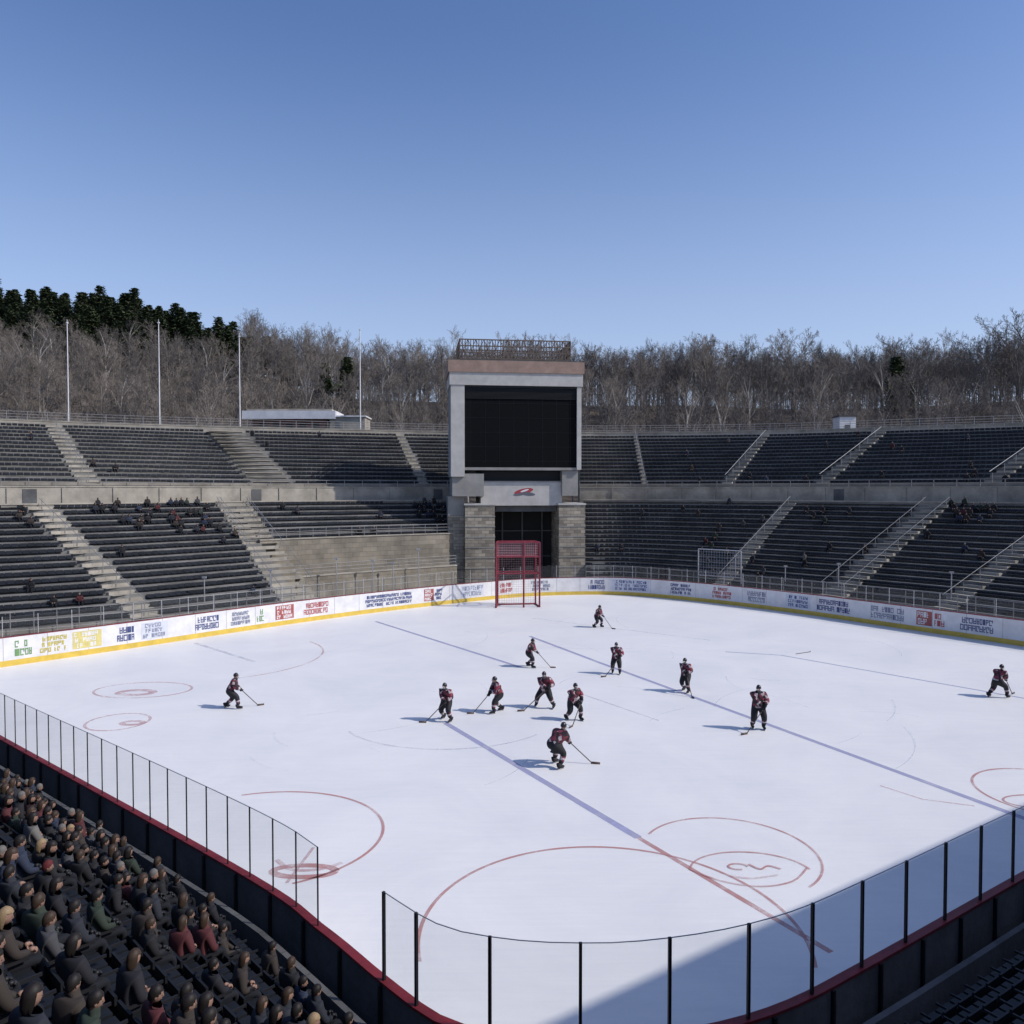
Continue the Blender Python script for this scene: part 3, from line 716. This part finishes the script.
def add_head(mb, c, fw, up, ms, mh, me_, ml, hair='short', helmet=None, cage=None):
    fw = fw.normalized(); rt = fw.cross(up).normalized(); up = rt.cross(fw).normalized()
    Tm = lambda x, y, z: c+rt*x+fw*y+up*z
    def sph(fn, nl, no, m, keep=None):
        base = len(mb.v)
        for i in range(nl+1):
            th = PI*i/nl
            for j in range(no):
                ph = 2*PI*j/no; mb.v.append(tuple(Tm(*fn(math.sin(th)*math.cos(ph), math.sin(th)*math.sin(ph), math.cos(th)))))
        for i in range(nl):
            for j in range(no):
                th = PI*(i+.5)/nl; ph = 2*PI*(j+.5)/no; q = (math.sin(th)*math.cos(ph), math.sin(th)*math.sin(ph), math.cos(th))
                if keep and not keep(*q): continue
                a = base+i*no+j; b = base+i*no+(j+1) % no; mb.f.append((a, a+no, b+no, b)); mb.m.append(m)
    def hd(x, y, z):
        X = .074*x; Y = .094*y; Z = .118*z
        if z < 0: X *= 1-.3*z*z; Y = Y*(1-.12*z*z)+(.008*-z if y > 0 else 0)
        if y > 0:
            Y += .022*math.exp(-((X/.012)**2)-(((Z+.018)/.022)**2))
            Y -= .010*math.exp(-(((abs(X)-.031)/.015)**2)-((Z/.012)**2))
            Y += .006*math.exp(-((X/.022)**2)-(((Z+.058)/.008)**2))
        return X, Y, Z
    sph(hd, 16, 20, ms)
    for s in (-1, 1):
        sph(lambda x, y, z: (s*.031+.011*x, .079+.008*y, .001+.008*z), 5, 6, me_)
        sph(lambda x, y, z: (s*.076+.008*x, -.005+.018*y, -.012+.03*z), 5, 6, ms)
    sph(lambda x, y, z: (.022*x, .086+.006*y, -.058+.005*z), 4, 6, ml)
    if helmet is None:
        g = (lambda x, y, z: (z > -.1+.75*y) if hair == 'short' else (y < .12 or z > .5))
        k = 1.1 if hair == 'short' else 1.17
        ext = 1.0 if hair == 'short' else 1.5
        def hf(x, y, z):
            w = 1+.07*mn.noise((x*4+c.x*7, y*4, z*4))
            return (.074*k*x*1.03*w, .094*k*y*w-.004, .118*k*z*(ext if z < 0 else 1)*w+.004)
        sph(hf, 14, 18, mh, g)
    else:
        sph(lambda x, y, z: (.074*1.34*x, .094*1.27*y-.002, .118*1.2*z+.014), 14, 18, helmet, lambda x, y, z: z > -.22+.55*max(y,0))
        if cage is not None:
            for k in range(-2, 3): mb.tube([Tm(k*.026,.115,.05), Tm(k*.028,.135,-.03), Tm(k*.02,.118,-.11)], .004, cage, 4)
            for zz in (0,-.05,-.1): mb.tube([Tm(-.085,.05,zz), Tm(-.05,.115,zz), Tm(0,.135,zz), Tm(.05,.115,zz), Tm(.085,.05,zz)], .004, cage, 4)
def add_hand(mb, c, grip, back, m, sc=1.0, side=1):
    g = grip.normalized(); b = (back-g*back.dot(g)).normalized(); t = g.cross(b)*side
    L = lambda x, y, z: c+t*x*sc+b*y*sc+g*z*sc
    mb.tube([L(-.035,-.035,0), L(-.01,-.03,0), L(.03,-.012,0)], [.030*sc,.038*sc,.03*sc], m, 8)
    for k, ln in enumerate((.92, 1.05, 1.0, .8)):
        z = (.036-.024*k)
        mb.tube([L(.02,-.018,z), L(.048*ln,.0,z), L(.044*ln,.03*ln,z*.95), L(.015,.044*ln,z*.9), L(-.008,.036,z*.9)], [.0125*sc,.0125*sc,.0115*sc,.0105*sc,.008*sc], m, 6)
    mb.tube([L(-.02,-.02,.03), L(-.035,.012,.045), L(-.02,.038,.05), L(.004,.047,.046)], [.015*sc,.014*sc,.012*sc,.009*sc], m, 6)

def jerseymat():
    m = bpy.data.materials.new('jersey_maroon'); m.use_nodes = True; nt = m.node_tree; b = nt.nodes['Principled BSDF']; b.inputs['Roughness'].default_value = .8
    tc = nt.nodes.new('ShaderNodeTexCoord'); v = nt.nodes.new('ShaderNodeTexVoronoi'); v.inputs['Scale'].default_value = 8; v.feature = 'F1'
    nt.links.new(tc.outputs['Object'], v.inputs['Vector']); sp = nt.nodes.new('ShaderNodeSeparateColor'); nt.links.new(v.outputs['Color'], sp.inputs[0])
    r_ = nt.nodes.new('ShaderNodeValToRGB'); r_.color_ramp.interpolation = 'CONSTANT'; e = r_.color_ramp.elements
    e[0].position = 0; e[0].color = (.022,.012,.018,1); e[1].position = .34; e[1].color = (.22,.035,.055,1)
    q = e.new(.6); q.color = (.12,.02,.035,1); q = e.new(.84); q.color = (.42,.34,.36,1)
    nt.links.new(sp.outputs[0], r_.inputs['Fac']); nt.links.new(r_.outputs['Color'], b.inputs['Base Color']); return m
PM = [jerseymat(), mat('kit_black', (0.016,0.016,0.02), .7), mat('kit_white', (0.46,0.42,0.43), .8),
      mat('skin', (0.42,0.25,0.18), .6), mat('helmet_black', (0.02,0.018,0.022), .3, spec=.5), mat('stick_wood', (0.10,0.07,0.06), .5),
      mat('skate_steel', (0.5,0.5,0.52), .3, metal=.9), mat('eye_dark', (0.03,0.02,0.02), .3), mat('lips', (0.32,0.14,0.12), .6)]
def player(loc, head, lean=.35, crouch=.1, fL=(-.2,.1), fR=(.2,-.1), T=(-.15,.35,1.0), Bl=(.5,1.1), look=0.0, flip=False, sc=1.0):
    V = lambda *a: Vector(a); sc *= 1.08
    pel = V(0,-lean*.22,.96-crouch)
    up = V(0,math.sin(lean),math.cos(lean)); side = V(1,0,0)
    sp = pel+up*.24; ch = pel+up*.44; nk = pel+up*.56; hc = nk+V(0,math.sin(lean*.45),math.cos(lean*.45))*.17
    sL, sR = ch+up*.04-side*.22, ch+up*.04+side*.22; hL, hR = pel-side*.12-up*.04, pel+side*.12-up*.04
    aL, aR = V(fL[0],fL[1],.16), V(fR[0],fR[1],.16)
    kL, aL = ik(hL, aL, .43, .42, V(-.15,1,.1)); kR, aR = ik(hR, aR, .43, .42, V(.15,1,.1))
    T = V(*T); Bv = V(Bl[0],Bl[1],.03)
    topS, lowS = (sR, sL) if flip else (sL, sR)
    if (T-topS).length > .52: T = topS+(T-topS).normalized()*.52
    fr = .45
    while fr > .1 and ((T+(Bv-T)*fr)-lowS).length > .53: fr -= .02
    Lo = T+(Bv-T)*fr
    gd = (Bv-T).normalized()
    wT, wL = T+(topS-T).normalized()*.06, Lo+(lowS-Lo).normalized()*.06
    e1, wT2 = ik(topS, wT, .28, .26, V(1 if flip else -1,-.7,-.5)); e2, wL2 = ik(lowS, wL, .28, .26, V(-1 if flip else 1,-.7,-.5))
    J = [pel, sp, ch, nk, hc-V(0,0,.03), topS, e1, wT2, lowS, e2, wL2, hL, kL, aL, hR, kR, aR]
    E = [(0,1),(1,2),(2,3),(3,4),(2,5),(5,6),(6,7),(2,8),(8,9),(9,10),(0,11),(11,12),(12,13),(0,14),(14,15),(15,16)]
    R = [(.24,.195),(.235,.195),(.26,.21),.09,.06,.155,.12,.085,.155,.12,.085,.18,.13,.085,.18,.13,.085]
    vs, fs = skin_mesh(J, E, R, 2)
    jer = lambda t, c: 0
    arm2 = lambda t, c: 2 if .42 < t < .6 else (1 if .75 < t else 0)
    armu = lambda t, c: 1 if t < .12 else 0
    sock = lambda t, c: (2 if .42 < t < .56 else (0 if .3 < t < .7 else 1))
    bones = [(pel,sp,.17,lambda t, c: 1 if t < .02 else (2 if .02 < t < .14 else 0)),(sp,ch,.19,jer),(ch,nk,.12,lambda t, c: 1 if t > .6 else 0),(nk,hc,.06,lambda t, c: 3),
             (ch,topS,.12,lambda t, c: 0),(ch,lowS,.12,lambda t, c: 0),(topS,e1,.1,armu),(e1,wT2,.07,arm2),(lowS,e2,.1,armu),(e2,wL2,.07,arm2),
             (hL,kL,.12,lambda t, c: 1),(hR,kR,.12,lambda t, c: 1),(kL,aL,.08,sock),(kR,aR,.08,sock)]
    mb = MB(); mb.add(vs, fs, classify(vs, fs, bones))
    fwd = Vector((math.sin(look), math.cos(look)*.95, -.22))
    add_head(mb, hc, fwd, Vector((0,0,1)), 3, 1, 7, 8, helmet=4, cage=6)
    add_hand(mb, T, gd, (T-wT2)+V(0,.01,0), 1, 1.35, 1); add_hand(mb, Lo, gd, (Lo-wL2)+V(0,.01,0), 1, 1.35, -1)
    mb.tube([wT2.lerp(e1,.28), wT2], [.086,.07], 1, 8); mb.tube([wL2.lerp(e2,.28), wL2], [.086,.07], 1, 8)
    mb.tube([T-gd*.1, T+(Bv-T)*.97], .019, 5, 6)
    hx = Vector((gd.x, gd.y, 0)).normalized()
    mb.box(Bv+hx*.12+V(0,0,.012), .16, .012, .038, 5, hx, hx.cross(V(0,0,1)))
    for a, s in ((aL,-1),(aR,1)):
        mb.tube([a+V(0,-.06,.06), a+V(0,-.05,-.04), a+V(0,-.05,-.085)], [.084,.072,.052], 1, 8)
        mb.tube([a+V(0,-.07,-.06), a+V(0,.04,-.055), a+V(s*.01,.13,-.07), a+V(s*.01,.19,-.078)], [.05,.06,.05,.028], 1, 8)
        mb.box(a+V(0,.05,-.135), .004, .145, .025, 6)
        mb.box(a+V(0,-.04,-.105), .012, .02, .02, 1); mb.box(a+V(0,.12,-.105), .012, .02, .02, 1)
    ob = mb.obj('hockey_player', PM, smooth=True)
    ob.location = (loc[0], loc[1], 0); ob.rotation_euler = (0,0,head); ob.scale = (sc,)*3
    return ob
rad = math.radians
player((-14.1,39.5), rad(-75), .45, .12, (-.25,-.28), (.2,.3), (.1,.35,.95), (-.15,1.15), look=0.2)
player((-3.13,37.4), rad(150), .3, .1, (-.3,.1), (.28,-.2), (-.2,.35,.95), (.6,.75))
player((-.69,38.8), rad(110), .4, .12, (-.2,.3), (.2,-.25), (-.05,.4,.95), (.15,1.15))
player((1.66,39.7), rad(165), .38, .16, (-.42,.1), (.4,-.05), (-.25,.35,1.0), (.75,.85), sc=1.06)
player((2.94,37.5), rad(-150), .35, .12, (-.25,.22), (.25,-.2), (-.2,.35,.95), (.6,.8))
player((1.11,48.8), rad(-110), .42, .12, (-.22,-.2), (.2,.25), (.0,.4,.95), (-.2,1.2))
player((6.24,47.0), rad(170), .22, .05, (-.2,.1), (.2,-.1), (-.2,.33,1.0), (.55,.85))
player((6.86,63.0), rad(-120), .4, .12, (-.25,.2), (.22,-.2), (.0,.4,.95), (.1,1.2))
player((9.48,42.8), rad(140), .28, .08, (-.24,.2), (.2,-.2), (-.2,.35,1.0), (-.75,.8))
player((11.32,36.06), rad(175), .12, .03, (-.22,.05), (.2,-.08), (-.2,.3,1.0), (.6,.75), sc=1.06)
player((1.81,31.15), rad(-50), .8, .16, (-.3,.15), (.28,-.15), (-.05,.6,.75), (.6,1.1), sc=1.06)
player((25.8,41.6), rad(-65), .5, .14, (-.3,-.3), (.25,.3), (.05,.45,.9), (-.1,1.2))
mb = MB(); mb.tube([(0,0,.02),(1.25,-.5,.02)], .017, 0, 6); mb.box((1.4,-.5,.025), .17,.012,.024,0, (.95,.2,0), (-.2,.95,0))
o = mb.obj('hockey_stick', [PM[5]]); o.location = (19.0,52.6,.01); o.rotation_euler = (0,0,.9)

def jacketmat():
    m = bpy.data.materials.new('jacket'); m.use_nodes = True; nt = m.node_tree; b = nt.nodes['Principled BSDF']; b.inputs['Roughness'].default_value = .85
    oi = nt.nodes.new('ShaderNodeObjectInfo'); r_ = nt.nodes.new('ShaderNodeValToRGB'); r_.color_ramp.interpolation = 'CONSTANT'
    cs = [(0,(.008,.008,.010)),(.26,(.014,.016,.024)),(.42,(.03,.022,.018)),(.55,(.009,.009,.013)),(.68,(.018,.026,.05)),(.77,(.07,.014,.016)),(.84,(.05,.05,.055)),(.9,(.02,.03,.02)),(.95,(.14,.13,.12))]  # jacket colours darkened to stand in for shade over the near crowd
    e = r_.color_ramp.elements; e[0].position = 0; e[0].color = (*cs[0][1],1); e[1].position = cs[1][0]; e[1].color = (*cs[1][1],1)
    for p, c in cs[2:]:
        q = e.new(p); q.color = (*c,1)
    nt.links.new(oi.outputs['Random'], r_.inputs['Fac']); nt.links.new(r_.outputs['Color'], b.inputs['Base Color']); return m
M_jack = jacketmat(); M_trou = mat('trousers', (.010,.011,.015), .9)
M_skin2 = mat('skin_shaded', (0.26,0.155,0.115), .65, .15, 20)  # spectator skin darkened in its colour, in place of cast shade
hairs = [mat('hair_dark',(.012,.009,.008),.6,.4,60), mat('hair_brown',(.04,.024,.015),.6,.4,60), mat('hair_blonde',(.26,.18,.10),.6,.3,60), mat('hat_red',(.10,.018,.02),.8), mat('hair_grey',(.13,.12,.11),.7,.3,60)]
def spectator(seed, hm, style):
    r = random.Random(seed); V = lambda *a: Vector(a); lean = r.uniform(-.05,.35); tw = r.uniform(-.25,.25)
    pel = V(0,-.08,.56); up = V(0,math.sin(lean),math.cos(lean)); sp = pel+up*.22; ch = pel+up*.42; nk = pel+up*.53; hc = nk+V(tw*.1,.03,.16)
    sL, sR = ch+up*.03+V(-.18,0,0), ch+up*.03+V(.18,0,0); hL, hR = pel+V(-.09,.04,-.02), pel+V(.09,.04,-.02)
    kL, kR = V(-.13,.36,.55), V(.13,.36,.55); aL, aR = V(-.13,.36,.1), V(.12,.38,.1)
    wL, wR = V(-.06+r.uniform(-.06,.03),.2,.68), V(.07+r.uniform(-.03,.06),.22,.68)
    eL, wL = ik(sL, wL, .28, .26, V(-1,-.6,-.6)); eR, wR = ik(sR, wR, .28, .26, V(1,-.6,-.6))
    J = [pel,sp,ch,nk,hc-V(0,0,.03),sL,eL,wL,sR,eR,wR,hL,kL,aL,aL+V(0,.14,-.05),hR,kR,aR,aR+V(0,.14,-.05)]
    E = [(0,1),(1,2),(2,3),(3,4),(2,5),(5,6),(6,7),(2,8),(8,9),(9,10),(0,11),(11,12),(12,13),(13,14),(0,15),(15,16),(16,17),(17,18)]
    R = [(.18,.15),(.18,.145),(.2,.15),.08,.055,.105,.075,.046,.105,.075,.046,.1,.075,.05,.04,.1,.075,.05,.04]
    vs, fs = skin_mesh(J, E, R, 2)
    j = lambda t, c: 0
    t_ = lambda t, c: 1
    bones = [(pel,sp,.15,j),(sp,ch,.16,j),(ch,nk,.14,j),(nk,hc,.05,lambda t, c: 2),(ch,sL,.1,j),(ch,sR,.1,j),(sL,eL,.08,j),(eL,wL,.05,j),(sR,eR,.08,j),(eR,wR,.05,j),
             (hL,kL,.1,t_),(hR,kR,.1,t_),(kL,aL,.06,t_),(kR,aR,.06,t_),(aL,aL+V(0,.14,-.05),.04,t_),(aR,aR+V(0,.14,-.05),.04,t_)]
    mb = MB(); mb.add(vs, fs, classify(vs, fs, bones))
    add_head(mb, hc, V(math.sin(tw*2),1,-.25), V(0,0,1), 2, 3, 4, 5, style)
    gm = 2 if seed % 3 == 0 else 6
    add_hand(mb, wL+V(0.01,.05,0), V(1,.2,0), V(0,.4,-1), gm, .95, 1); add_hand(mb, wR+V(-.01,.05,0), V(-1,.2,0), V(0,.4,-1), gm, .95, -1)
    return mb.mesh('spectator_mesh', [M_jack, M_trou, M_skin2, hm, PM[7], PM[8], M_black], True)
spv = [spectator(100+k, hairs[(0,1,2,0,3,1,4,0,0,1)[k]], ('short','long','long','short','short','long','short','long','short','short')[k]) for k in range(10)]
wts = [5,5,1.4,5,1,5,1.6,6,5,4]
crowd = empty('seated_spectator_crowd')
r = random.Random(21); ns = 0
def sit(p, z, nn, dz=0):
    global ns
    o = bpy.data.objects.new('spectator', r.choices(spv, wts)[0]); COL.objects.link(o); o.parent = crowd
    o.location = (p.x, p.y, z-.03+dz); o.rotation_euler = (0,0,math.atan2(nn.x, -nn.y)+r.uniform(-.4,.4)); s = r.uniform(.84,.98); o.scale = (s,s,s); ns += 1
for (p, z, nn, k) in SEATS['near_grandstand']:
    if p.x < -2.2 and p.x > -28 and p.y > 3:
        dens = .42+.045*min(10, max(0, -p.x-2.2))
        if k < 2: dens *= .5
        if mn.noise((p.x*.3, p.y*.3, 2)) < -.2: dens *= .3
        if r.random() < dens: sit(p, z, nn)
for (p, z, nn, k) in SEATS['lower_grandstand']:
    q = 0.012
    for (cx, cy, rad_, dd) in ((-33.5,76,5.0,.30),(-16.5,71.5,2.2,.5),(-9,92,2.5,.5),(45,76,3.5,.35),(-36,73.5,4,.2),(35,84,4,.12),(24,84,4,.1),(-26,76,3,.1),(-44,66,4,.1)):
        if (p-Vector((cx,cy))).length < rad_: q = max(q, dd)
    if r.random() < q: sit(p, z, nn, -.2)
for (p, z, nn, k) in SEATS['upper_grandstand']:
    if r.random() < .004+(.03 if 20 < p.x < 60 and k < 4 else 0): sit(p, z, nn, -.2)
print('spectators', ns)

# ------------------------------------------------------------ light, sky, camera
el = math.radians(40); sv = Vector((.975,-.22,0)).normalized()*math.cos(el)+Vector((0,0,math.sin(el)))
sun = bpy.data.lights.new('sun', 'SUN'); sun.energy = 3.6; sun.angle = math.radians(.5); sun.color = (1,.95,.88)
so = bpy.data.objects.new('sun', sun); COL.objects.link(so); so.rotation_euler = sv.to_track_quat('Z','Y').to_euler(); so.location = (60,-10,60)
w = bpy.data.worlds.new('World'); scene.world = w; w.use_nodes = True; nt = w.node_tree
sky = nt.nodes.new('ShaderNodeTexSky'); sky.sky_type = 'NISHITA'; sky.sun_disc = False
sky.sun_elevation = el; sky.sun_rotation = math.atan2(sv.x, sv.y); sky.altitude = 200; sky.air_density = 1.0; sky.dust_density = 1.8; sky.ozone_density = 5.0
tn = nt.nodes.new('ShaderNodeMix'); tn.data_type = 'RGBA'; tn.blend_type = 'MULTIPLY'; tn.inputs['Factor'].default_value = 1.0
tn.inputs['B'].default_value = (.95, 1.0, 1.16, 1)
nt.links.new(sky.outputs[0], tn.inputs['A'])
# pale winter haze low over the horizon, all the way round
tc = nt.nodes.new('ShaderNodeTexCoord'); sx = nt.nodes.new('ShaderNodeSeparateXYZ'); nt.links.new(tc.outputs['Generated'], sx.inputs[0])
mr = nt.nodes.new('ShaderNodeMapRange'); mr.inputs['From Min'].default_value = .12; mr.inputs['From Max'].default_value = .52; mr.inputs['To Min'].default_value = 1; mr.inputs['To Max'].default_value = 0
nt.links.new(sx.outputs[2], mr.inputs['Value'])
pw = nt.nodes.new('ShaderNodeMath'); pw.operation = 'POWER'; pw.inputs[1].default_value = 1.6; nt.links.new(mr.outputs[0], pw.inputs[0])
ml = nt.nodes.new('ShaderNodeMath'); ml.operation = 'MULTIPLY'; ml.inputs[1].default_value = .62; nt.links.new(pw.outputs[0], ml.inputs[0])
hz = nt.nodes.new('ShaderNodeMix'); hz.data_type = 'RGBA'; hz.inputs['B'].default_value = (4.3, 5.1, 6.6, 1)
nt.links.new(ml.outputs[0], hz.inputs['Factor']); nt.links.new(tn.outputs['Result'], hz.inputs['A'])
nt.links.new(hz.outputs['Result'], nt.nodes['Background'].inputs[0]); nt.nodes['Background'].inputs[1].default_value = .135
cam = bpy.data.cameras.new('camera'); co = bpy.data.objects.new('camera', cam); COL.objects.link(co)
cam.sensor_width = 36; cam.lens = 790/1024*36; cam.clip_end = 12000; cam.clip_start = .1
co.location = (0,0,11); co.rotation_euler = (math.radians(90-1.6),0,0)
scene.camera = co
scene.view_settings.view_transform = 'Standard'; scene.view_settings.look = 'None'; scene.view_settings.exposure = 0
